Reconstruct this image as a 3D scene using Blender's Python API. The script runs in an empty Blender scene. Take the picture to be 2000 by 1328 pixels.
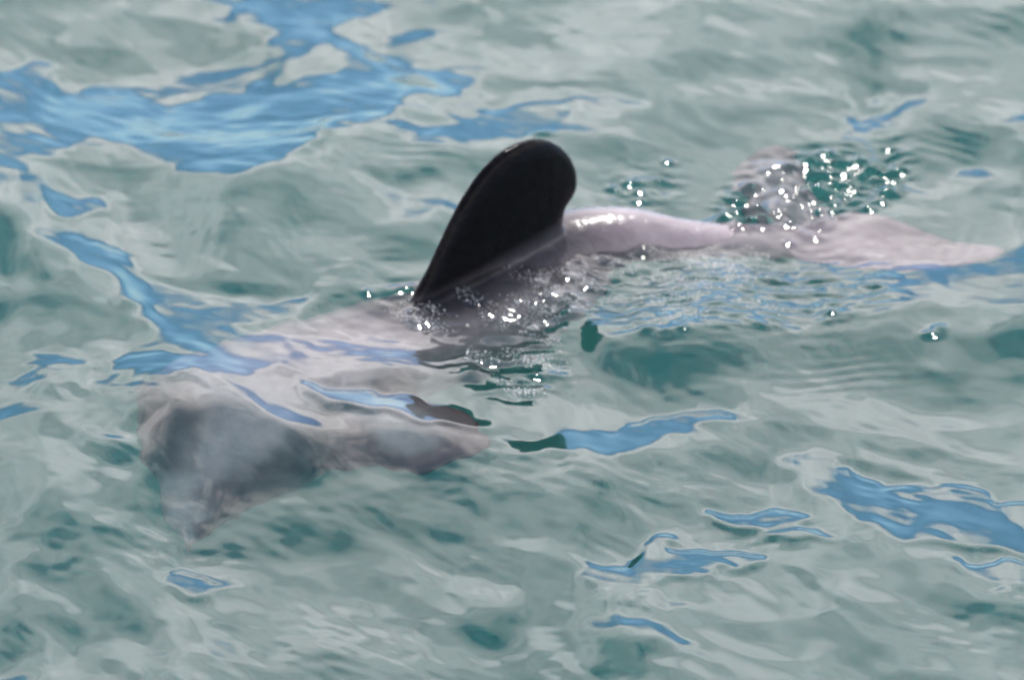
import bpy, bmesh, math
import numpy as np
from mathutils import Vector

rng = np.random.RandomState(7)
scene = bpy.context.scene

# ------------------------------------------------------------------ camera
PITCH = math.radians(25.0)
DIST = 8.0
PPM = 1500.0                      # photo pixels per metre at the look-at point
FPX = DIST * PPM                  # focal length in photo pixels (2000 px wide photo)
CAM = np.array([0.0, -DIST * math.cos(PITCH), DIST * math.sin(PITCH)])
FWD = np.array([0.0, math.cos(PITCH), -math.sin(PITCH)])
UPV = np.array([0.0, math.sin(PITCH), math.cos(PITCH)])
RGT = np.array([1.0, 0.0, 0.0])

cam_d = bpy.data.cameras.new("camera")
cam_d.sensor_width = 36.0
cam_d.lens = 36.0 * FPX / 2000.0
cam_d.clip_end = 3000.0
cam_d.dof.use_dof = True
cam_d.dof.focus_distance = 7.45
cam_d.dof.aperture_fstop = 5.0
cam = bpy.data.objects.new("camera", cam_d)
scene.collection.objects.link(cam)
cam.location = CAM
cam.rotation_euler = (math.pi / 2 - PITCH, 0, 0)
scene.camera = cam

# ------------------------------------------------------------------ sky
SUN_EL, SUN_AZ = math.radians(56.0), math.radians(16.0)
CLOUD = 2.2
SKY_STRENGTH = 0.15
world = bpy.data.worlds.new("World")
scene.world = world
world.use_nodes = True
nt = world.node_tree
nt.nodes.clear()


def N(tree, kind, **kw):
    n = tree.nodes.new(kind)
    for k, v in kw.items():
        if k in n.inputs:
            n.inputs[k].default_value = v
        else:
            setattr(n, k, v)
    return n


def math_node(tree, op, a=None, b=None, c=None, clamp=False):
    n = tree.nodes.new("ShaderNodeMath")
    n.operation = op
    n.use_clamp = clamp
    for i, v in enumerate((a, b, c)):
        if v is None:
            continue
        if isinstance(v, (int, float)):
            n.inputs[i].default_value = v
        else:
            tree.links.new(v, n.inputs[i])
    return n.outputs[0]


L = nt.links.new
out = N(nt, "ShaderNodeOutputWorld")
bg = N(nt, "ShaderNodeBackground", Strength=SKY_STRENGTH)
L(bg.outputs[0], out.inputs[0])
sky = nt.nodes.new("ShaderNodeTexSky")
sky.sky_type = 'NISHITA'
sky.sun_disc = False
sky.sun_elevation = SUN_EL
sky.sun_rotation = SUN_AZ
sky.altitude = 0
sky.air_density = 0.55
sky.dust_density = 0.0
sky.ozone_density = 5.0
tc = N(nt, "ShaderNodeTexCoord")
sep = N(nt, "ShaderNodeSeparateXYZ")
L(tc.outputs["Generated"], sep.inputs[0])
elev = math_node(nt, 'ARCSINE', sep.outputs[2])              # radians
n1 = N(nt, "ShaderNodeTexNoise", Scale=7.0, Detail=9.0, Roughness=0.62, Distortion=0.3)
mp = N(nt, "ShaderNodeMapping")
mp.inputs["Scale"].default_value = (1, 1, 2.2)
L(tc.outputs["Generated"], mp.inputs[0])
L(mp.outputs[0], n1.inputs["Vector"])
# broken cloud deck: clear low along the horizon, closing up higher in the sky
e1 = math_node(nt, 'MULTIPLY_ADD', elev, 5.0, -5.0 * math.radians(11.5))
e1 = math_node(nt, 'MINIMUM', e1, 0.55)
e2 = math_node(nt, 'MULTIPLY_ADD', n1.outputs[0], 1.6, -0.8)
msk = math_node(nt, 'ADD', e1, e2)
mr = N(nt, "ShaderNodeMapRange", interpolation_type='SMOOTHSTEP')
mr.inputs["From Min"].default_value = -0.18
mr.inputs["From Max"].default_value = 0.28
L(msk, mr.inputs["Value"])
e3 = math_node(nt, 'MULTIPLY_ADD', elev, -2.0, 2.0 * math.radians(40.5))
e4 = math_node(nt, 'MULTIPLY_ADD', n1.outputs[0], 1.5, -0.75)
thin = N(nt, "ShaderNodeMapRange", interpolation_type='SMOOTHSTEP')
thin.inputs["From Min"].default_value = -0.32
thin.inputs["From Max"].default_value = 0.40
L(math_node(nt, 'ADD', e3, e4), thin.inputs["Value"])
deck = math_node(nt, 'MULTIPLY', mr.outputs[0], thin.outputs[0])
n2 = N(nt, "ShaderNodeTexNoise", Scale=5.0, Detail=8.0, Roughness=0.6, Distortion=0.6)
L(mp.outputs[0], n2.inputs["Vector"])
br = N(nt, "ShaderNodeMapRange")
br.inputs["From Min"].default_value = 0.3
br.inputs["From Max"].default_value = 0.7
br.inputs["To Min"].default_value = CLOUD / SKY_STRENGTH * 0.45
br.inputs["To Max"].default_value = CLOUD / SKY_STRENGTH * 1.35
L(n2.outputs[0], br.inputs["Value"])
cl = N(nt, "ShaderNodeVectorMath", operation='SCALE')
cl.inputs[0].default_value = (0.97, 0.925, 0.94)
L(br.outputs[0], cl.inputs["Scale"])
mix = N(nt, "ShaderNodeMix", data_type='RGBA')
L(mr.outputs[0], mix.inputs["Factor"])
L(sky.outputs[0], mix.inputs["A"])
L(cl.outputs[0], mix.inputs["B"])
mix.inputs[6].default_value = (0, 0, 0, 1)
for l in list(nt.links):
    if l.to_node == mix:
        nt.links.remove(l)
L(deck, mix.inputs[0])
L(sky.outputs[0], mix.inputs[6])
L(cl.outputs[0], mix.inputs[7])
L(mix.outputs[2], bg.inputs[0])

# ------------------------------------------------------------------ sun
sun_vec = Vector((math.sin(SUN_AZ) * math.cos(SUN_EL), math.cos(SUN_AZ) * math.cos(SUN_EL), math.sin(SUN_EL)))
sd = bpy.data.lights.new("sun", 'SUN')
sd.energy = 3.0
sd.angle = math.radians(0.5)
sd.color = (1.0, 0.95, 0.88)
sun = bpy.data.objects.new("sun", sd)
scene.collection.objects.link(sun)
sun.location = sun_vec * 40
sun.rotation_euler = sun_vec.to_track_quat('Z', 'Y').to_euler()

vs = scene.view_settings
vs.view_transform = 'Standard'
vs.look = 'None'
vs.exposure = 0.6
vs.gamma = 1.0
vs.use_curve_mapping = False
cy = scene.cycles
cy.use_denoising = True
cy.max_bounces = 14
cy.diffuse_bounces = 5
cy.glossy_bounces = 5
cy.transmission_bounces = 10
cy.volume_bounces = 6
cy.sample_clamp_indirect = 3.0
cy.blur_glossy = 1.0
cy.caustics_refractive = True
cy.caustics_reflective = True


# ------------------------------------------------------------------ places in the world
def ray(px, py):
    px, py = np.asarray(px, float), np.asarray(py, float)
    d = FWD * FPX + RGT * (px[..., None] - 1000.0) + UPV * (664.0 - py[..., None])
    return d / np.linalg.norm(d, axis=-1, keepdims=True)


def project(p):
    v = np.asarray(p, float) - CAM
    w = v @ FWD
    return 1000.0 + FPX * (v @ RGT) / w, 664.0 - FPX * (v @ UPV) / w


def on_plane(px, py, z=0.0):
    d = ray(px, py)
    t = (z - CAM[2]) / d[..., 2]
    return CAM + d * t[..., None]


def under(px, py, z):
    """point at height z whose image, seen through flat water, falls where the line of sight meets the water"""
    if z >= 0:
        return on_plane(px, py, z)
    s = on_plane(px, py, 0.0)
    d = ray(px, py)
    eta = 1 / 1.333
    c = -d[..., 2]
    k = math.sqrt(1 - eta * eta * (1 - c * c))
    t = eta * d + (eta * c - k) * np.array([0, 0, 1.0])
    return s + t * ((z - s[2]) / t[2])


# ------------------------------------------------------------------ the water surface
DX, DY = 0.0035, 0.004
TX, TY = 3.92, 5.2                      # extent of the wave tile
nx, ny = int(TX / DX), int(TY / DY)
gx = (np.arange(nx) - nx // 2) * DX
gy = (np.arange(ny) - ny // 2) * DY
X, Y = np.meshgrid(gx, gy)             # rows = y

KX = np.fft.fftfreq(nx, DX)[None, :] * 2 * np.pi
KY = np.fft.fftfreq(ny, DY)[:, None] * 2 * np.pi


def noise(lam, ang=0.0, aniso=1.0, band=0.5, seed=0):
    """band-limited random field, unit variance; ang = crest direction, aniso > 1 stretches along the crest"""
    r = np.random.RandomState(seed)
    w = np.fft.fft2(r.randn(ny, nx))
    ca, sa = math.cos(ang), math.sin(ang)
    ka = (KX * ca + KY * sa) * aniso
    kb = -KX * sa + KY * ca
    k = np.sqrt(ka * ka + kb * kb) + 1e-9
    k0 = 2 * np.pi / lam
    f = np.exp(-0.5 * (np.log(k / k0) / band) ** 2)
    g = np.fft.ifft2(w * f).real
    return g / g.std()


def smooth(a, sig):
    f = np.exp(-0.5 * (KX ** 2 + KY ** 2) * sig ** 2)
    return np.fft.ifft2(np.fft.fft2(a) * f).real


# features of the surface seen in the photograph (pixel outlines laid on the water plane); values are the tilt wanted there:
# negative leans away from the viewer, positive leans towards the viewer
AWAY = [
 (-1.0, 6, [(450,15),(560,40),(540,70),(560,110),(600,95),(650,60),(720,40),(740,10),(700,-60),(520,-60)]),
 (-1.0, 6, [(630,60),(720,80),(770,112),(830,130),(950,165),(960,182),(880,192),(800,172),(720,125)]),
 (-1.0, 6, [(-60,165),(60,140),(112,128),(90,180),(100,200),(180,168),(250,178),(330,212),(430,190),(530,178),(640,148),(700,108),(760,138),
            (860,190),(780,190),(770,215),(650,242),(565,300),(420,322),(330,312),(280,290),(180,262),(60,305),(-60,300)]),
 (-.75, 8, [(880,240),(980,215),(1150,192),(1280,195),(1150,230),(1000,268),(850,282),(790,270)]),
 (-.8, 8, [(180,8),(225,18),(235,32),(195,28)]),
 (-.9, 6, [(70,372),(130,380),(190,392),(130,410),(80,402)]),
 (-.9, 8, [(90,440),(200,478),(300,548),(400,578),(520,600),(640,578),(560,622),(450,640),(430,690),(320,660),(275,600),(250,556),(150,500)]),
 (-.9, 8, [(250,742),(300,682),(400,690),(330,738)]),
 (-.78, 8, [(430,650),(600,672),(800,690),(950,675),(900,712),(700,722),(560,740),(380,720)]),
 (-.85, 6, [(560,738),(700,765),(850,788),(905,806),(950,842),(820,825),(650,790)]),
 (-1.0, 6, [(930,850),(1040,866),(1200,850),(1300,828),(1412,803),(1370,850),(1200,882),(1050,882)]),
 (-.92, 10, [(1150,608),(1280,556),(1450,532),(1700,528),(1850,530),(2060,496),(2060,575),(1800,592),(1600,620),(1400,612),(1200,650)]),
 (-1.0, 5, [(1530,908),(1600,903),(1700,938),(1850,958),(2060,990),(2060,1090),(1900,1062),(1800,1062),(1720,1052),(1690,1010),(1620,962),(1560,940)]),
 (-1.0, 5, [(1340,1003),(1480,1003),(1572,1008),(1560,1040),(1650,1072),(1550,1062),(1480,1042)]),
 (-1.0, 5, [(1115,1078),(1200,1100),(1258,1082),(1270,1050),(1305,1048),(1305,1080),(1400,1078),(1485,1105),(1360,1122),(1280,1142),(1200,1122)]),
 (-.95, 5, [(1190,1148),(1300,1158),(1405,1202),(1290,1172)]),
 (-.95, 5, [(1190,1193),(1280,1208),(1350,1256),(1392,1284),(1300,1250)]),
 (-1.0, 5, [(1870,1098),(2060,1103),(2060,1148),(1920,1142)]),
 (-.9, 6, [(300,1128),(400,1122),(392,1160),(330,1156)]),
 (-.9, 6, [(1640,262),(1720,225),(1805,200),(1800,215),(1700,250)]),
 (-.9, 6, [(1855,352),(1900,332),(1955,335),(1900,350)]),
 (-.9, 8, [(80,688),(150,694),(145,706),(90,704)]),
 (-.8, 6, [(1705,185),(1735,180),(1730,196),(1710,198)]),
]
TOWARDS = [
 (1.5, 24, [(300,830),(400,790),(560,862),(700,832),(880,862),(940,890),(700,925),(540,1015),(350,1085),(290,950)]),
 (.95, 16, [(1680,10),(1730,10),(1745,150),(1738,182),(1660,182),(1650,80)]),
 (.5, 25, [(1460,70),(1560,80),(1600,130),(1480,140)]),
 (.5, 25, [(1240,100),(1430,70),(1450,140),(1280,180)]),
 (.85, 18, [(1780,228),(1900,240),(2060,280),(2060,322),(1880,302)]),
 (.85, 10, [(690,312),(900,308),(880,330),(760,336)]),
 (.45, 22, [(560,320),(620,330),(720,430),(660,420),(550,400),(430,420),(400,480),(300,350)]),
 (.8, 16, [(750,440),(830,420),(900,370),(860,510),(780,510),(700,545)]),
 (0.95, 26, [(1060,668),(1160,640),(1380,640),(1500,662),(1650,650),(1800,662),(1760,692),(1500,712),(1440,752),(1200,742),(1100,700)]),
 (.8, 26, [(1480,655),(1650,645),(1820,660),(1760,700),(1560,715)]),
 (.8, 14, [(1150,900),(1210,910),(1232,962),(1170,950)]),
 (.9, 10, [(110,828),(280,862),(280,902),(220,900)]),
 (.6, 14, [(260,770),(330,770),(320,830),(200,820)]),
 (.7, 14, [(900,1178),(1050,1190),(1030,1240),(920,1252)]),
 (1.1, 10, [(1150,1245),(1290,1250),(1290,1305),(1130,1312)]),
 (.9, 14, [(-60,390),(60,410),(82,520),(50,560),(-60,480)]),
 (.7, 14, [(-60,1160),(60,1190),(70,1290),(-60,1330)]),
 (.5, 30, [(500,940),(750,965),(900,1060),(700,1065),(400,1085)]),
 (.35, 22, [(1720,680),(1770,690),(1860,820),(1800,835)]),
 (.7, 10, [(520,205),(560,110),(575,170),(540,198)]),
 (.5, 20, [(150,1130),(300,1170),(330,1260),(180,1250)]),
 (.5, 20, [(1000,1100),(1120,1180),(1150,1250),(1000,1200)]),
 (.5, 20, [(640,330),(760,400),(740,430),(640,380)]),
 (1.0, 8, [(1095,610),(1155,600),(1150,640),(1060,655)]),
 (.7, 16, [(1560,330),(1660,300),(1720,340),(1600,420),(1480,420)]),
 (.9, 8, [(520,250),(640,265),(640,285),(540,285)]),
]
STREAK = [
 (-.5, 15, [(250,560),(300,620),(430,694),(560,742),(700,778),(900,826),(960,850)]),
 (-.5, 14, [(150,500),(210,520),(260,565)]),  #  # narrow bright crests: value, half width px, polyline
 (-.55, 9, [(-60,232),(100,238),(250,248),(420,268),(520,270),(640,240),(760,205)]),
 (-.5, 8, [(560,62),(640,62),(720,100),(760,135),(860,175),(960,190)]),
 (-.5, 9, [(480,212),(600,190),(740,150)]),
 (-.5, 8, [(0,335),(70,392),(100,450),(160,505),(260,565),(300,612),(430,692),(560,742),(700,776),(880,812),(1000,862),(1120,882),(1250,868),(1350,850),(1402,806)]),
 (-.45, 12, [(250,540),(330,590),(420,620),(520,660)]),
 (-.45, 12, [(1750,1050),(1850,1000),(1950,1010),(2050,1090)]),
 (-.4, 10, [(1440,1020),(1500,1035)]),
 (-.4, 10, [(1150,1100),(1260,1110),(1380,1095)]),
 (-.4, 6, [(1210,1200),(1290,1220),(1360,1260)]),
 (-.55, 16, [(-60,1030),(180,1085),(330,1190),(540,1290)]),
 (-.5, 14, [(330,1080),(520,1185),(800,1285)]),
 (-.45, 14, [(990,990),(1200,1150),(1520,1300)]),
 (-.45, 14, [(1140,880),(1270,1000),(1340,1060)]),
 (-.5, 22, [(100,900),(250,1020),(440,1120)]),
 (-.5, 12, [(60,1180),(130,1290),(150,1340)]),
 (-.4, 16, [(400,760),(540,780),(500,850),(410,930),(380,1000)]),
 (-.45, 10, [(1745,-20),(1752,120),(1760,200)]),
 (-.4, 12, [(1350,-20),(1440,60),(1450,150)]),
 (-.4, 12, [(670,250),(690,290),(680,330)]),
 (-.4, 12, [(560,590),(700,520),(830,450)]),
 (-.4, 14, [(1450,740),(1460,800),(1430,830)]),
]
CHOP = [     # broken, rippled water: strength, feather px, outline
 (.65, 22, [(720,560),(900,560),(1040,480),(1150,470),(1240,560),(1120,640),(960,670),(820,640)]),
 (1.0, 18, [(1390,410),(1500,310),(1640,285),(1790,280),(1760,360),(1640,420),(1560,440),(1440,440)]),
 (.6, 25, [(1180,360),(1300,330),(1340,390),(1200,400)]),
 (.55, 35, [(1150,540),(1400,500),(1750,520),(1720,600),(1500,640),(1200,640)]),
 (.5, 25, [(900,650),(1080,650),(1120,750),(1000,780),(880,720)]),
 (.16, 50, [(560,600),(800,570),(950,660),(800,720),(600,680)]),
 (.12, 40, [(600,480),(820,460),(780,560),(600,560)]),
]
GLINTS = [(1060,270),(800,620),(720,590),(1515,626),(1835,632),(1818,643),(1265,655),(1300,660),(1335,658),(985,663),(960,715),(1045,740),
 (1200,365),(1248,365),(1230,352),(1290,338),(1305,305),(1545,1060-620),(1440,340+60),(1385,412),(1410,405),(1360,425),(1500,345),(1520,325),(1545,305),
 (1580,292),(1632,310),(1665,325),(1660,312),(1615,318),(1635,350),(1600,340),(1575,355),(1525,390),(1540,400),(1550,380),(1565,418),(1590,425),(1650,370),
 (1690,358),(1710,352),(1730,345),(1750,335),(1745,300),(1765,292),(1755,295),(1670,375),(1640,385),(1620,392),(1600,375),(1560,352),(1505,400),(1480,405),
 (1540,525),(1620,530),(1710,537),(1620,600),(1625,605),(1480,395)] + [(1400 + 340 * a, 418 - 110 * a + 60 * (b - 0.5)) for a, b in rng.rand(46, 2)] + [(1250 + 150 * a, 470 - 60 * a + 10 * b) for a, b in rng.rand(14, 2)] + [(1430 + 180 * a, 345 - 60 * a + 14 * b) for a, b in rng.rand(10, 2)] + [(1600 + 160 * a, 400 - 70 * a + 16 * b) for a, b in rng.rand(14, 2)] + [(1440 + 150 * a, 405 + 20 * b) for a, b in rng.rand(10, 2)]



def poly_mask(PX, PY, pts):
    inside = np.zeros(PX.shape, bool)
    n = len(pts)
    for i in range(n):
        x0, y0 = pts[i]
        x1, y1 = pts[(i + 1) % n]
        if y0 == y1:
            continue
        c = ((y0 > PY) != (y1 > PY)) & (PX < (x1 - x0) * (PY - y0) / (y1 - y0) + x0)
        inside ^= c
    return inside


# work in a picture-shaped raster first (every 4 px, with a margin), then lay it on the water
RS, RM = 4.0, 240
rw, rh = int((2000 + 2 * RM) / RS), int((1328 + 2 * RM) / RS)
RX, RY = np.meshgrid(np.arange(rw) * RS - RM, np.arange(rh) * RS - RM)
fx = np.fft.fftfreq(rw)[None, :] * 2 * np.pi
fy = np.fft.fftfreq(rh)[:, None] * 2 * np.pi


def rblur(a, px):
    s = px / RS
    return np.fft.ifft2(np.fft.fft2(a) * np.exp(-0.5 * (fx ** 2 + fy ** 2) * s * s)).real


def seg_dist(PX, PY, pts):
    d = np.full(PX.shape, 1e9)
    for (x0, y0), (x1, y1) in zip(pts[:-1], pts[1:]):
        vx, vy = x1 - x0, y1 - y0
        t = np.clip(((PX - x0) * vx + (PY - y0) * vy) / (vx * vx + vy * vy + 1e-9), 0, 1)
        d = np.minimum(d, np.hypot(PX - x0 - t * vx, PY - y0 - t * vy))
    return d


wr = np.random.RandomState(5)


def rnoise(px, stretch=1.0):
    s_ = px / RS
    g = np.fft.ifft2(np.fft.fft2(wr.randn(rh, rw)) * np.exp(-0.5 * ((fx * stretch) ** 2 + fy ** 2) * s_ * s_)).real
    return g / g.std()


# outlines of the patches wander and fray the way reflections do
WX = RX + 12 * rnoise(26) + 9 * rnoise(7, 2.0) + 5 * rnoise(4, 3.0)
WY = RY + 8 * rnoise(24, 1.6) + 4 * rnoise(6, 3.0) + 3 * rnoise(4, 4.0)
base = np.full(RX.shape, -0.08)
cover = np.zeros(RX.shape)
union = np.zeros(RX.shape)
for v, f, pts in AWAY:
    union = np.maximum(union, poly_mask(WX, WY, pts).astype(float))
base = base - 0.42 * np.clip(rblur(union, 42) * 2.6, 0, 1)
base = base - 0.14 * np.clip((RX - 1000) / 500, 0, 1) * np.clip((RY - 720) / 200, 0, 1)
for v, f, pts in TOWARDS + AWAY:
    m = np.clip(rblur(poly_mask(WX, WY, pts).astype(float), f) * (2.0 if v < 0 else 1.0), 0, 1)
    v = v * 1.16 if v < 0 else v
    base = base * (1 - m) + v * m
    cover = np.maximum(cover, m)
for v, w, pts in STREAK:
    base = base + 0.75 * v * np.exp(-0.5 * (seg_dist(0.4 * RX + 0.6 * WX, 0.4 * RY + 0.6 * WY, pts) / w) ** 2)
chop_r = np.zeros(RX.shape)
for v, f, pts in CHOP:
    chop_r = np.maximum(chop_r, v * np.clip(rblur(poly_mask(RX, RY, pts).astype(float), f), 0, 1))


def sample(r, px, py):
    u = np.clip((px + RM) / RS, 0, rw - 1.001)
    v = np.clip((py + RM) / RS, 0, rh - 1.001)
    i, j = u.astype(int), v.astype(int)
    a, b = u - i, v - j
    return (r[j, i] * (1 - a) + r[j, i + 1] * a) * (1 - b) + (r[j + 1, i] * (1 - a) + r[j + 1, i + 1] * a) * b


ang1, ang2 = math.radians(-18), math.radians(14)
ang3 = math.radians(-50)
far_nz = (0.48 * noise(0.55, ang1, 2.0, 0.45, 1) + 0.36 * noise(0.24, ang2, 1.8, 0.4, 2)
          + 0.24 * noise(0.12, ang1, 2.2, 0.4, 3) + 0.10 * noise(0.06, ang2, 1.8, 0.35, 4) + 0.05 * noise(0.03, ang1, 2.0, 0.3, 5))
near_nz = (0.36 * noise(0.50, ang3, 2.4, 0.45, 21) + 0.40 * noise(0.20, ang3, 2.6, 0.4, 22)
           + 0.34 * noise(0.10, ang3 + 0.2, 2.4, 0.4, 23) + 0.22 * noise(0.05, ang3 - 0.3, 2.0, 0.35, 24) + 0.10 * noise(0.025, ang3, 2.0, 0.3, 25))
fray = 0.10 * noise(0.035, ang3, 3.5, 0.3, 31) + 0.05 * noise(0.025, ang1, 3.0, 0.25, 32)
wb = np.clip((-Y + 0.15) / 0.6, 0, 1)
wb = wb * wb * (3 - 2 * wb)
nz = (near_nz * wb + far_nz * (1 - wb)) / np.sqrt(wb ** 2 + (1 - wb) ** 2)
wild = nz + 0.25 * noise(0.8, 0.3, 1.5, 0.4, 9)

TILT = 0.155                            # slope for a value of 1
H = np.zeros_like(X)
LAM = 0.012
for it in range(3):
    P = np.stack([X, Y, H], -1)
    PX, PY = project(P)
    edge = np.minimum(np.minimum(PX + 160, 2160 - PX), np.minimum(PY + 160, 1488 - PY)) / 160.0
    inn = np.clip(edge, 0, 1)
    inn = inn * inn * (3 - 2 * inn)
    tgt = sample(base, PX, PY)
    cov = sample(cover, PX, PY)
    raw = tgt + nz * (0.44 - 0.24 * cov) + fray * 0.9
    lim = -0.5 - 0.9 * cov
    raw = np.where(raw < lim, lim + 0.3 * (raw - lim), raw)
    s = inn * raw + (1 - inn) * (wild - 0.05)
    s = s * TILT
    s_hat = np.fft.fft2(s)
    # normal tilted towards the viewer (-y) means height rising with +y
    H = np.fft.ifft2(-1j * KY * s_hat / (KY ** 2 + LAM * KX ** 2 + 0.5)).real

PX, PY = project(np.stack([X, Y, H], -1))
chop = sample(chop_r, PX, PY) * inn
rip = (0.0016 * noise(0.030, 0.35, 2.0, 0.25, 11) + 0.0011 * noise(0.019, -0.3, 1.8, 0.2, 12) + 0.0022 * noise(0.06, 0.2, 1.6, 0.3, 14))
H = H + chop * rip
TRAINS = [(220, 868, 90, 40, 28, 20), (430, 965, 60, 45, 110, 24), (860, 1095, 60, 35, 35, 22), (1940, 40, 90, 45, 25, 26), (1462, 770, 40, 60, 85, 24),
          (400, 470, 35, 70, 112, 24), (1640, 735, 120, 40, -4, 17), (1860, 280, 130, 45, 18, 18), (1180, 1070, 60, 30, 30, 20), (560, 470, 60, 60, 60, 24),
          (1050, 560, 100, 60, 20, 22), (30, 1250, 50, 50, 40, 22), (820, 290, 100, 30, 5, 16), (1100, 760, 120, 60, 70, 24), (1750, 130, 30, 90, 80, 24), (1855, 475, 60, 35, 118, 26), (330, 900, 60, 50, 60, 22), (1500, 1040, 120, 30, -8, 20), (620, 250, 160, 30, -6, 18)]
for (cx, cyy, ra, rb_, an, lam_) in TRAINS:
    an = math.radians(an)
    ph = 2 * np.pi * ((PY - cyy) * math.cos(an) - (PX - cx) * math.sin(an)) / lam_
    ph = ph + 0.9 * np.sin((PX - cx) / 31.0 + (PY - cyy) / 23.0)
    H = H + inn * 0.0004 * np.sin(ph) * np.exp(-((PX - cx) / ra) ** 2 - ((PY - cyy) / rb_) ** 2)
crease = 0.0018 * np.abs(noise(0.42, ang1 - 0.35, 1.8, 0.35, 51)) + 0.0007 * np.abs(noise(0.19, ang3 + 0.5, 1.8, 0.35, 52))
H = H - crease * (1 - 0.75 * cov)
H = smooth(H, 0.003)
gust = np.clip(noise(0.45, 0.2, 1.5, 0.5, 61) - 0.2, 0, 1.2)
H = H + gust * (0.00011 * noise(0.024, -0.6, 2.5, 0.22, 62) + 0.00007 * noise(0.030, 0.5, 2.0, 0.2, 63)) * (0.4 + 0.6 * wb)
for (qx, qy) in GLINTS:
    g = on_plane(qx, qy, 0.0)
    r2 = (X - g[0]) ** 2 + ((Y - g[1])) ** 2
    sg = 0.0052 * (0.8 + 0.6 * rng.rand())
    r2 = ((X - g[0]) / (1 + 0.5 * rng.rand())) ** 2 + ((Y - g[1]) / (1 + 0.3 * rng.rand())) ** 2
    H = H + 0.68 * sg * np.exp(-0.5 * r2 / sg ** 2)


def axis(lo, hi, step, far, grow=1.12):
    a = list(np.arange(lo, hi + step / 2, step))
    up, d = [], step
    x = a[-1]
    while x < far:
        d *= grow
        x += d
        up.append(x)
    dn, d = [], step
    x = a[0]
    while x > -far:
        d *= grow
        x -= d
        dn.append(x)
    return np.array(dn[::-1] + a + up)


ax = axis(-272 * DX, 272 * DX, DX, 600.0)
ay = axis(-315 * DY, 335 * DY, DY, 600.0)
VX, VY = np.meshgrid(ax, ay)
u = np.round(VX / DX + nx // 2, 4) % nx
v = np.round(VY / DY + ny // 2, 4) % ny
i0, j0 = np.floor(u).astype(int) % nx, np.floor(v).astype(int) % ny
fa, fb = u - np.floor(u), v - np.floor(v)
i1, j1 = (i0 + 1) % nx, (j0 + 1) % ny
VZ = (H[j0, i0] * (1 - fa) + H[j0, i1] * fa) * (1 - fb) + (H[j1, i0] * (1 - fa) + H[j1, i1] * fa) * fb
spx = np.gradient(ax)[None, :]
spy = np.gradient(ay)[:, None]
VZ = VZ * np.clip(1.0 - (np.maximum(spx, spy) - 0.02) / 0.25, 0, 1)

nyv, nxv = VX.shape
verts = np.stack([VX, VY, VZ], -1).reshape(-1, 3)
idx = np.arange(nyv * nxv).reshape(nyv, nxv)
quads = np.stack([idx[:-1, :-1], idx[:-1, 1:], idx[1:, 1:], idx[1:, :-1]], -1).reshape(-1, 4)
ring = np.concatenate([idx[0, :-1], idx[:-1, -1], idx[-1, :0:-1], idx[:0:-1, 0]])   # counter-clockwise from above
low = verts[ring].copy()
low[:, 2] = -7.0
b0 = len(verts)
verts = np.concatenate([verts, low])
lo_idx = np.arange(len(ring)) + b0
side = np.stack([ring, lo_idx, np.roll(lo_idx, -1), np.roll(ring, -1)], -1)
nq = len(quads) + len(side)
loops = np.concatenate([quads.ravel(), side.ravel(), lo_idx[::-1]]).astype(np.int32)
starts = np.concatenate([np.arange(nq) * 4, [nq * 4]]).astype(np.int32)
me = bpy.data.meshes.new("water")
me.vertices.add(len(verts))
me.vertices.foreach_set("co", verts.astype(np.float32).ravel())
me.loops.add(len(loops))
me.loops.foreach_set("vertex_index", loops)
me.polygons.add(len(starts))
me.polygons.foreach_set("loop_start", starts)
smooth_flag = np.zeros(len(starts), bool)
smooth_flag[:len(quads)] = True
me.polygons.foreach_set("use_smooth", smooth_flag)
me.update(calc_edges=True)
me.validate()
water = bpy.data.objects.new("water", me)
scene.collection.objects.link(water)
water["kind"] = "structure"
water["label"] = "rippled green sea water reflecting pale cloud and blue sky"

wm = bpy.data.materials.new("sea_water")
wm.use_nodes = True
t = wm.node_tree
t.nodes.clear()
mo = N(t, "ShaderNodeOutputMaterial")
gl = N(t, "ShaderNodeBsdfGlass", IOR=1.333, Roughness=0.07)
t.links.new(gl.outputs[0], mo.inputs["Surface"])
SIG = 1.6
scat = N(t, "ShaderNodeVolumeScatter", Density=SIG, Anisotropy=0.25)
scat.inputs["Color"].default_value = (0.15, 0.35, 0.36, 1)
absb = N(t, "ShaderNodeVolumeAbsorption", Density=SIG)
absb.inputs["Color"].default_value = (0.30, 0.70, 0.66, 1)
add = N(t, "ShaderNodeAddShader")
t.links.new(scat.outputs[0], add.inputs[0])
t.links.new(absb.outputs[0], add.inputs[1])
t.links.new(add.outputs[0], mo.inputs["Volume"])
me.materials.append(wm)

# ------------------------------------------------------------------ the dolphin
#        px    py    half-width  half-height (px)  z of the centre
SPINE = [
 (1680, 442, 34, 14, -.045),
 (1570, 446, 60, 36, -.054),
 (1450, 452, 66, 54, -.056),
 (1325, 456, 70, 66, -.044),
 (1205, 458, 90, 84, -.034),
 (1085, 496, 126, 124, -.056),
 (925, 622, 168, 158, -.106),
 (768, 688, 184, 172, -.122),
 (612, 750, 190, 170, -.132),
 (498, 828, 182, 162, -.150),
 (430, 925, 140, 128, -.165),
 (378, 1000, 84, 80, -.172),
 (350, 1046, 40, 40, -.176),
 (338, 1072, 14, 16, -.178),
]


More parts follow.
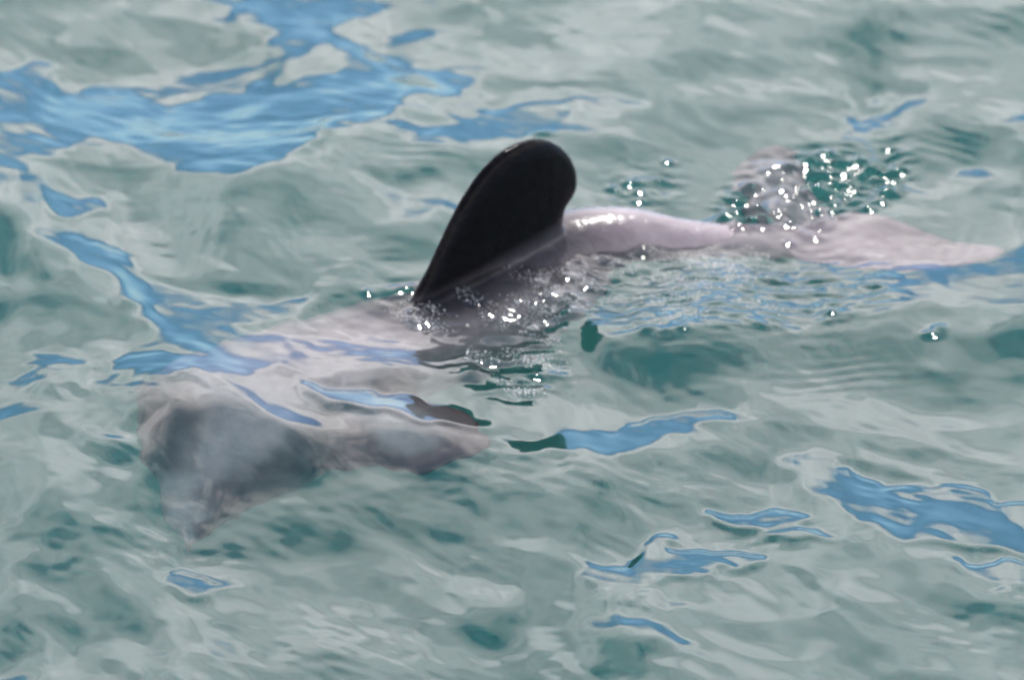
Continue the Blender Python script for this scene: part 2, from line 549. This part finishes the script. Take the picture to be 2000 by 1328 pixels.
def catmull(a, n):
    a = np.asarray(a, float)
    p = np.vstack([2 * a[0] - a[1], a, 2 * a[-1] - a[-2]])
    o = []
    for k in range(1, len(p) - 2):
        p0, p1, p2, p3 = p[k - 1], p[k], p[k + 1], p[k + 2]
        for q in range(n):
            s_ = q / n
            o.append(0.5 * ((2 * p1) + (p2 - p0) * s_ + (2 * p0 - 5 * p1 + 4 * p2 - p3) * s_ ** 2 + (3 * p1 - p0 - 3 * p2 + p3) * s_ ** 3))
    o.append(p[-2])
    return np.array(o)


ctr = np.array([np.append(under(a, b, z), [w / PPM, h / PPM]) for a, b, w, h, z in SPINE])
path = catmull(ctr, 8)
SP = path[:, :3]
bm = bmesh.new()
NS = 36
prev = None
rings = []
tang = np.gradient(SP, axis=0)
tang /= np.linalg.norm(tang, axis=1, keepdims=True)
for p, tg in zip(path, tang):
    sd_ = np.cross(tg, [0, 0, 1.0])
    sd_ /= np.linalg.norm(sd_)
    up_ = np.cross(sd_, tg)
    r_ = []
    for k in range(NS):
        a = 2 * math.pi * k / NS
        c = p[:3] + sd_ * math.cos(a) * p[3] + up_ * math.sin(a) * p[4]
        r_.append(bm.verts.new(c))
    rings.append(r_)
for r0, r1 in zip(rings[:-1], rings[1:]):
    for k in range(NS):
        bm.faces.new((r0[k], r0[(k + 1) % NS], r1[(k + 1) % NS], r1[k]))
bm.faces.new(rings[0][::-1])
bm.faces.new(rings[-1])


def blade(outline, thick, nrm, closed_smooth=True):
    """a lens-thick blade: outline in world space, thickness falling to the rim"""
    o = np.asarray(outline, float)
    if closed_smooth:
        n = len(o)
        q = []
        for k in range(n):
            p0, p1, p2, p3 = o[(k - 1) % n], o[k], o[(k + 1) % n], o[(k + 2) % n]
            for j in range(5):
                s_ = j / 5
                q.append(0.5 * ((2 * p1) + (p2 - p0) * s_ + (2 * p0 - 5 * p1 + 4 * p2 - p3) * s_ ** 2 + (3 * p1 - p0 - 3 * p2 + p3) * s_ ** 3))
        o = np.array(q)
    c = o.mean(0)
    n = len(o)
    levels = [(1.0, 0.12), (0.97, 0.35), (0.9, 0.6), (0.75, 0.85), (0.5, 1.0), (0.2, 1.05)]
    allr = []
    for sgn in (1, -1):
        rr = []
        for f, h in levels:
            rr.append([bm.verts.new(c + (q - c) * f + nrm * sgn * h * thick) for q in o])
        cen = bm.verts.new(c + nrm * sgn * 1.05 * thick)
        allr.append((rr, cen))
    for (rr, cen), sgn in zip(allr, (1, -1)):
        for a, b in zip(rr[:-1], rr[1:]):
            for k in range(n):
                f = (a[k], a[(k + 1) % n], b[(k + 1) % n], b[k])
                bm.faces.new(f if sgn > 0 else f[::-1])
        for k in range(n):
            f = (rr[-1][k], rr[-1][(k + 1) % n], cen)
            bm.faces.new(f if sgn > 0 else f[::-1])
    a, b = allr[0][0][0], allr[1][0][0]
    for k in range(n):
        bm.faces.new((a[(k + 1) % n], a[k], b[k], b[(k + 1) % n]))
    return o


# dorsal fin: in the upright plane that runs along the back
FIN_A, FIN_B = on_plane(740, 585, 0.03), on_plane(1110, 405, 0.05)
fd = FIN_B - FIN_A
fd[2] = 0
fd /= np.linalg.norm(fd)
fin_n = np.array([fd[1], -fd[0], 0.0])
FIN = [(800,600),(832,534),(862,470),(890,412),(925,355),(965,308),(1010,278),(1055,269),(1095,285),(1120,318),(1127,355),(1118,382),(1108,395),
       (1100,412),(1090,460),(1040,510),(960,570),(880,620),(820,625)]


def on_fin(px, py):
    d = ray(px, py)
    k = ((FIN_A - CAM) @ fin_n) / (d @ fin_n)
    return CAM + d * k


fin_pts = blade([on_fin(a, b) for a, b in FIN], 0.017, fin_n)

# near flipper, swept back from the chest
FLIP = [(620,800),(700,775),(800,790),(880,825),(930,862),(938,884),(900,902),(840,922),(780,926),(720,912),(650,925),(590,905)]
FZ = [-.13,-.12,-.105,-.098,-.092,-.092,-.10,-.11,-.12,-.13,-.14,-.14]
fl = np.array([under(a, b, z) for (a, b), z in zip(FLIP, FZ)])
c_ = fl.mean(0)
u_, s_, vt = np.linalg.svd(fl - c_)
fl_n = vt[2] * (1 if vt[2][2] > 0 else -1)
flip_pts = blade(fl, 0.014, fl_n)

# tail flukes
FLUKE_R = [(1540,420),(1640,392),(1710,396),(1780,420),(1860,448),(1960,470),(1965,488),(1900,502),(1790,515),(1690,506),(1610,492),(1540,475)]
FLUKE_L = [(1650,450),(1560,432),(1490,410),(1442,375),(1430,325),(1465,288),(1525,268),(1560,290),(1570,340),(1610,390),(1680,425)]
fr = np.array([under(a, b, -.046) for a, b in FLUKE_R])
fl2 = np.array([under(a, b, -.095) for a, b in FLUKE_L])
flk_pts = np.vstack([blade(fr, 0.010, np.array([0, 0, 1.0])), blade(fl2, 0.010, np.array([0, 0, 1.0]))])

FLKL = fl2[2:9]
bmesh.ops.recalc_face_normals(bm, faces=bm.faces[:])
raw = bpy.data.meshes.new("dolphin_raw")
bm.to_mesh(raw)
bm.free()
tmp = bpy.data.objects.new("dolphin_raw", raw)
scene.collection.objects.link(tmp)
rm = tmp.modifiers.new("remesh", 'REMESH')
rm.mode = 'VOXEL'
rm.voxel_size = 0.005
sm = tmp.modifiers.new("smooth", 'SMOOTH')
sm.factor = 0.5
sm.iterations = 8
dg = bpy.context.evaluated_depsgraph_get()
dme = bpy.data.meshes.new_from_object(tmp.evaluated_get(dg))
bpy.data.objects.remove(tmp)
bpy.data.meshes.remove(raw)
dme.name = "dolphin"
nv = len(dme.vertices)
co = np.empty(nv * 3, np.float32)
dme.vertices.foreach_get("co", co)
co = co.reshape(-1, 3).astype(float)
dme.polygons.foreach_set("use_smooth", np.ones(len(dme.polygons), bool))


def near(pts, q):
    best = np.full(len(q), 1e9)
    arg = np.zeros(len(q), int)
    for k, p in enumerate(pts):
        d = np.linalg.norm(q - p, axis=1)
        m = d < best
        best[m] = d[m]
        arg[m] = k
    return best, arg


def step(a, b, x):
    t_ = np.clip((x - a) / (b - a), 0, 1)
    return t_ * t_ * (3 - 2 * t_)


dsp, ks = near(SP, co)
tpar = ks / (len(SP) - 1.0)                       # 0 tail .. 1 beak
body_r = np.maximum(path[ks, 3], path[ks, 4])
upn = (co[:, 2] - SP[ks, 2]) / (path[ks, 4] + 1e-6)
# blade coordinates of the dorsal fin
rel = co - FIN_A
fin_d = np.abs(rel @ fin_n)
fin_h = co[:, 2]
along = rel @ fd
finmask = (1 - step(0.022, 0.045, fin_d)) * step(0.0, 0.03, along) * (1 - step(0.40, 0.50, along)) * step(-0.016, 0.012, fin_h - 0.045 * np.clip(along / 0.37, 0, 1.2))
dflip, _ = near(flip_pts, co)
out_of_body = step(0.95, 1.12, dsp / (body_r + 1e-6))
flipmask = (1 - step(0.03, 0.07, dflip)) * step(0.8, 1.05, dsp / (body_r + 1e-6))
DARKS = [(318,840,88),(305,905,60),(560,950,105),(470,980,95),(640,915,75),(690,880,60),(400,1030,40)]
n3 = np.sin(co[:, 0] * 61 + 2 * np.sin(co[:, 1] * 47)) * np.sin(co[:, 1] * 53 + co[:, 2] * 71)
dark = flipmask.copy()
for a, b, r_ in DARKS:
    s0 = on_plane(a, b, 0.0)
    pt = under(a, b, -0.5) - s0
    pt /= np.linalg.norm(pt)
    w_ = co - s0
    # marking on the hide nearest to the line of sight, on the upper side only
    dd = np.linalg.norm(w_ - (w_ @ pt)[:, None] * pt, axis=1) + 0.008 * n3
    front = (w_ @ pt) < 0.34
    dark = np.maximum(dark, (1 - step(0.55 * r_ / PPM, 1.35 * r_ / PPM, dd)) * front)
dark = np.clip(dark, 0, 1)
pale = np.array([0.235, 0.203, 0.220])
grey = np.array([0.072, 0.034, 0.040])
black = np.array([0.004, 0.004, 0.005])
col = pale[None] * (1 - dark[:, None]) + grey[None] * dark[:, None]
saddle = (1 - step(0.0, 0.13, np.maximum(0, fin_d - 0.02))) * step(-0.02, 0.06, along) * (1 - step(0.34, 0.46, along)) * step(-0.07, -0.005, fin_h)
flk_d, _ = near(FLKL, co)
flr_d, _ = near(fr[1:9], co)
fr_m = (1 - step(0.03, 0.09, flr_d))[:, None] * 0.35
col = col * (1 - fr_m) + np.array([[0.10, 0.075, 0.085]]) * fr_m
fm = (1 - step(0.02, 0.05, flk_d))[:, None] * 0.85
col = col * (1 - fm) + np.array([[0.075, 0.058, 0.068]]) * fm
col = col * (1 - 0.9 * saddle[:, None]) + black[None] * 5 * 0.9 * saddle[:, None]
col = col * (1 - finmask[:, None]) + black[None] * finmask[:, None]
ca = dme.color_attributes.new("skin", 'FLOAT_COLOR', 'POINT')
ca.data.foreach_set("color", np.concatenate([col, (1 - 0.85 * np.maximum(finmask, 0.6 * saddle))[:, None]], 1).astype(np.float32).ravel())

dm = bpy.data.materials.new("dolphin_skin")
dm.use_nodes = True
t = dm.node_tree
pb = t.nodes["Principled BSDF"]
at = N(t, "ShaderNodeVertexColor")
at.layer_name = "skin"
mot = N(t, "ShaderNodeTexNoise", Scale=26.0, Detail=5.0, Roughness=0.6)
tcd = N(t, "ShaderNodeTexCoord")
t.links.new(tcd.outputs["Object"], mot.inputs["Vector"])
mrr = N(t, "ShaderNodeMapRange")
mrr.inputs["From Min"].default_value = 0.3
mrr.inputs["From Max"].default_value = 0.7
mrr.inputs["To Min"].default_value = 0.8
mrr.inputs["To Max"].default_value = 1.2
t.links.new(mot.outputs[0], mrr.inputs["Value"])
vm = N(t, "ShaderNodeVectorMath", operation='SCALE')
t.links.new(at.outputs[0], vm.inputs[0])
t.links.new(mrr.outputs[0], vm.inputs["Scale"])
t.links.new(vm.outputs[0], pb.inputs["Base Color"])
wet = N(t, "ShaderNodeTexNoise", Scale=75.0, Detail=3.0, Roughness=0.6)
t.links.new(tcd.outputs["Object"], wet.inputs["Vector"])
bmp = N(t, "ShaderNodeBump", Strength=0.35, Distance=0.004)
t.links.new(wet.outputs[0], bmp.inputs["Height"])
t.links.new(bmp.outputs[0], pb.inputs["Normal"])
pb.inputs["Roughness"].default_value = 0.24
t.links.new(math_node(t, "MULTIPLY", at.outputs["Alpha"], 0.4), pb.inputs["Specular IOR Level"])
dme.materials.clear()
dme.materials.append(dm)
dol = bpy.data.objects.new("dolphin", dme)
scene.collection.objects.link(dol)
dol["label"] = "grey dolphin with rounded black dorsal fin breaking the rippled green water"
dol["category"] = "dolphin"

# ------------------------------------------------------------------ churned bubbles along the back
FOAM = [(900, [(740,600),(900,575),(1030,500),(1130,480),(1230,520),(1180,590),(1060,640),(920,640),(800,640)]),
        (700, [(1140,490),(1260,470),(1420,440),(1560,470),(1480,520),(1300,550),(1180,560)]),
        (350, [(930,640),(1090,650),(1130,740),(1010,780),(900,720)]),
        (250, [(1120,560),(1400,520),(1650,560),(1450,620),(1200,640)])]
stk = noise(0.09, math.radians(-35), 3.0, 0.5, 41)


def height_at(x, y):
    return H[np.clip(np.round(y / DY).astype(int) + ny // 2, 0, ny - 1), np.clip(np.round(x / DX).astype(int) + nx // 2, 0, nx - 1)]


ico = bmesh.new()
bmesh.ops.create_icosphere(ico, subdivisions=1, radius=1.0)
iv = np.array([v.co[:] for v in ico.verts])
ifc = np.array([[v.index for v in f.verts] for f in ico.faces])
ico.free()
cen, rad = [], []
for want, pts in FOAM:
    pts_a = np.array(pts, float)
    c0, c1 = pts_a.min(0), pts_a.max(0)
    q = c0 + rng.rand(want * 30, 2) * (c1 - c0)
    q = q[poly_mask(q[:, 0], q[:, 1], pts)]
    g = on_plane(q[:, 0], q[:, 1], 0.0)
    w_ = stk[np.round(g[:, 1] / DY).astype(int) + ny // 2, np.round(g[:, 0] / DX).astype(int) + nx // 2]
    g = g[rng.rand(len(g)) < np.clip(w_ * 0.6 + 0.15, 0, 1) ** 1.5][:want * 3]
    g[:, 2] = height_at(g[:, 0], g[:, 1]) - rng.rand(len(g)) * 0.026
    cen.append(g)
    rad.append(0.0005 + 0.0009 * rng.rand(len(g)) ** 3)
cen, rad = np.concatenate(cen), np.concatenate(rad)
fv = (cen[:, None, :] + iv[None] * rad[:, None, None]).reshape(-1, 3)
ff = (ifc[None] + (np.arange(len(cen)) * len(iv))[:, None, None]).reshape(-1, 3)
fme = bpy.data.meshes.new("foam")
fme.from_pydata(fv.tolist(), [], ff.tolist())
fmat = bpy.data.materials.new("foam_bubbles")
fmat.use_nodes = True
fmat.node_tree.nodes["Principled BSDF"].inputs["Base Color"].default_value = (0.8, 0.8, 0.82, 1)
fmat.node_tree.nodes["Principled BSDF"].inputs["Roughness"].default_value = 0.5
fme.materials.append(fmat)
foam = bpy.data.objects.new("foam", fme)
scene.collection.objects.link(foam)
foam["kind"] = "stuff"
foam["label"] = "thin streaks of white bubbles churned up along the back of the dolphin"
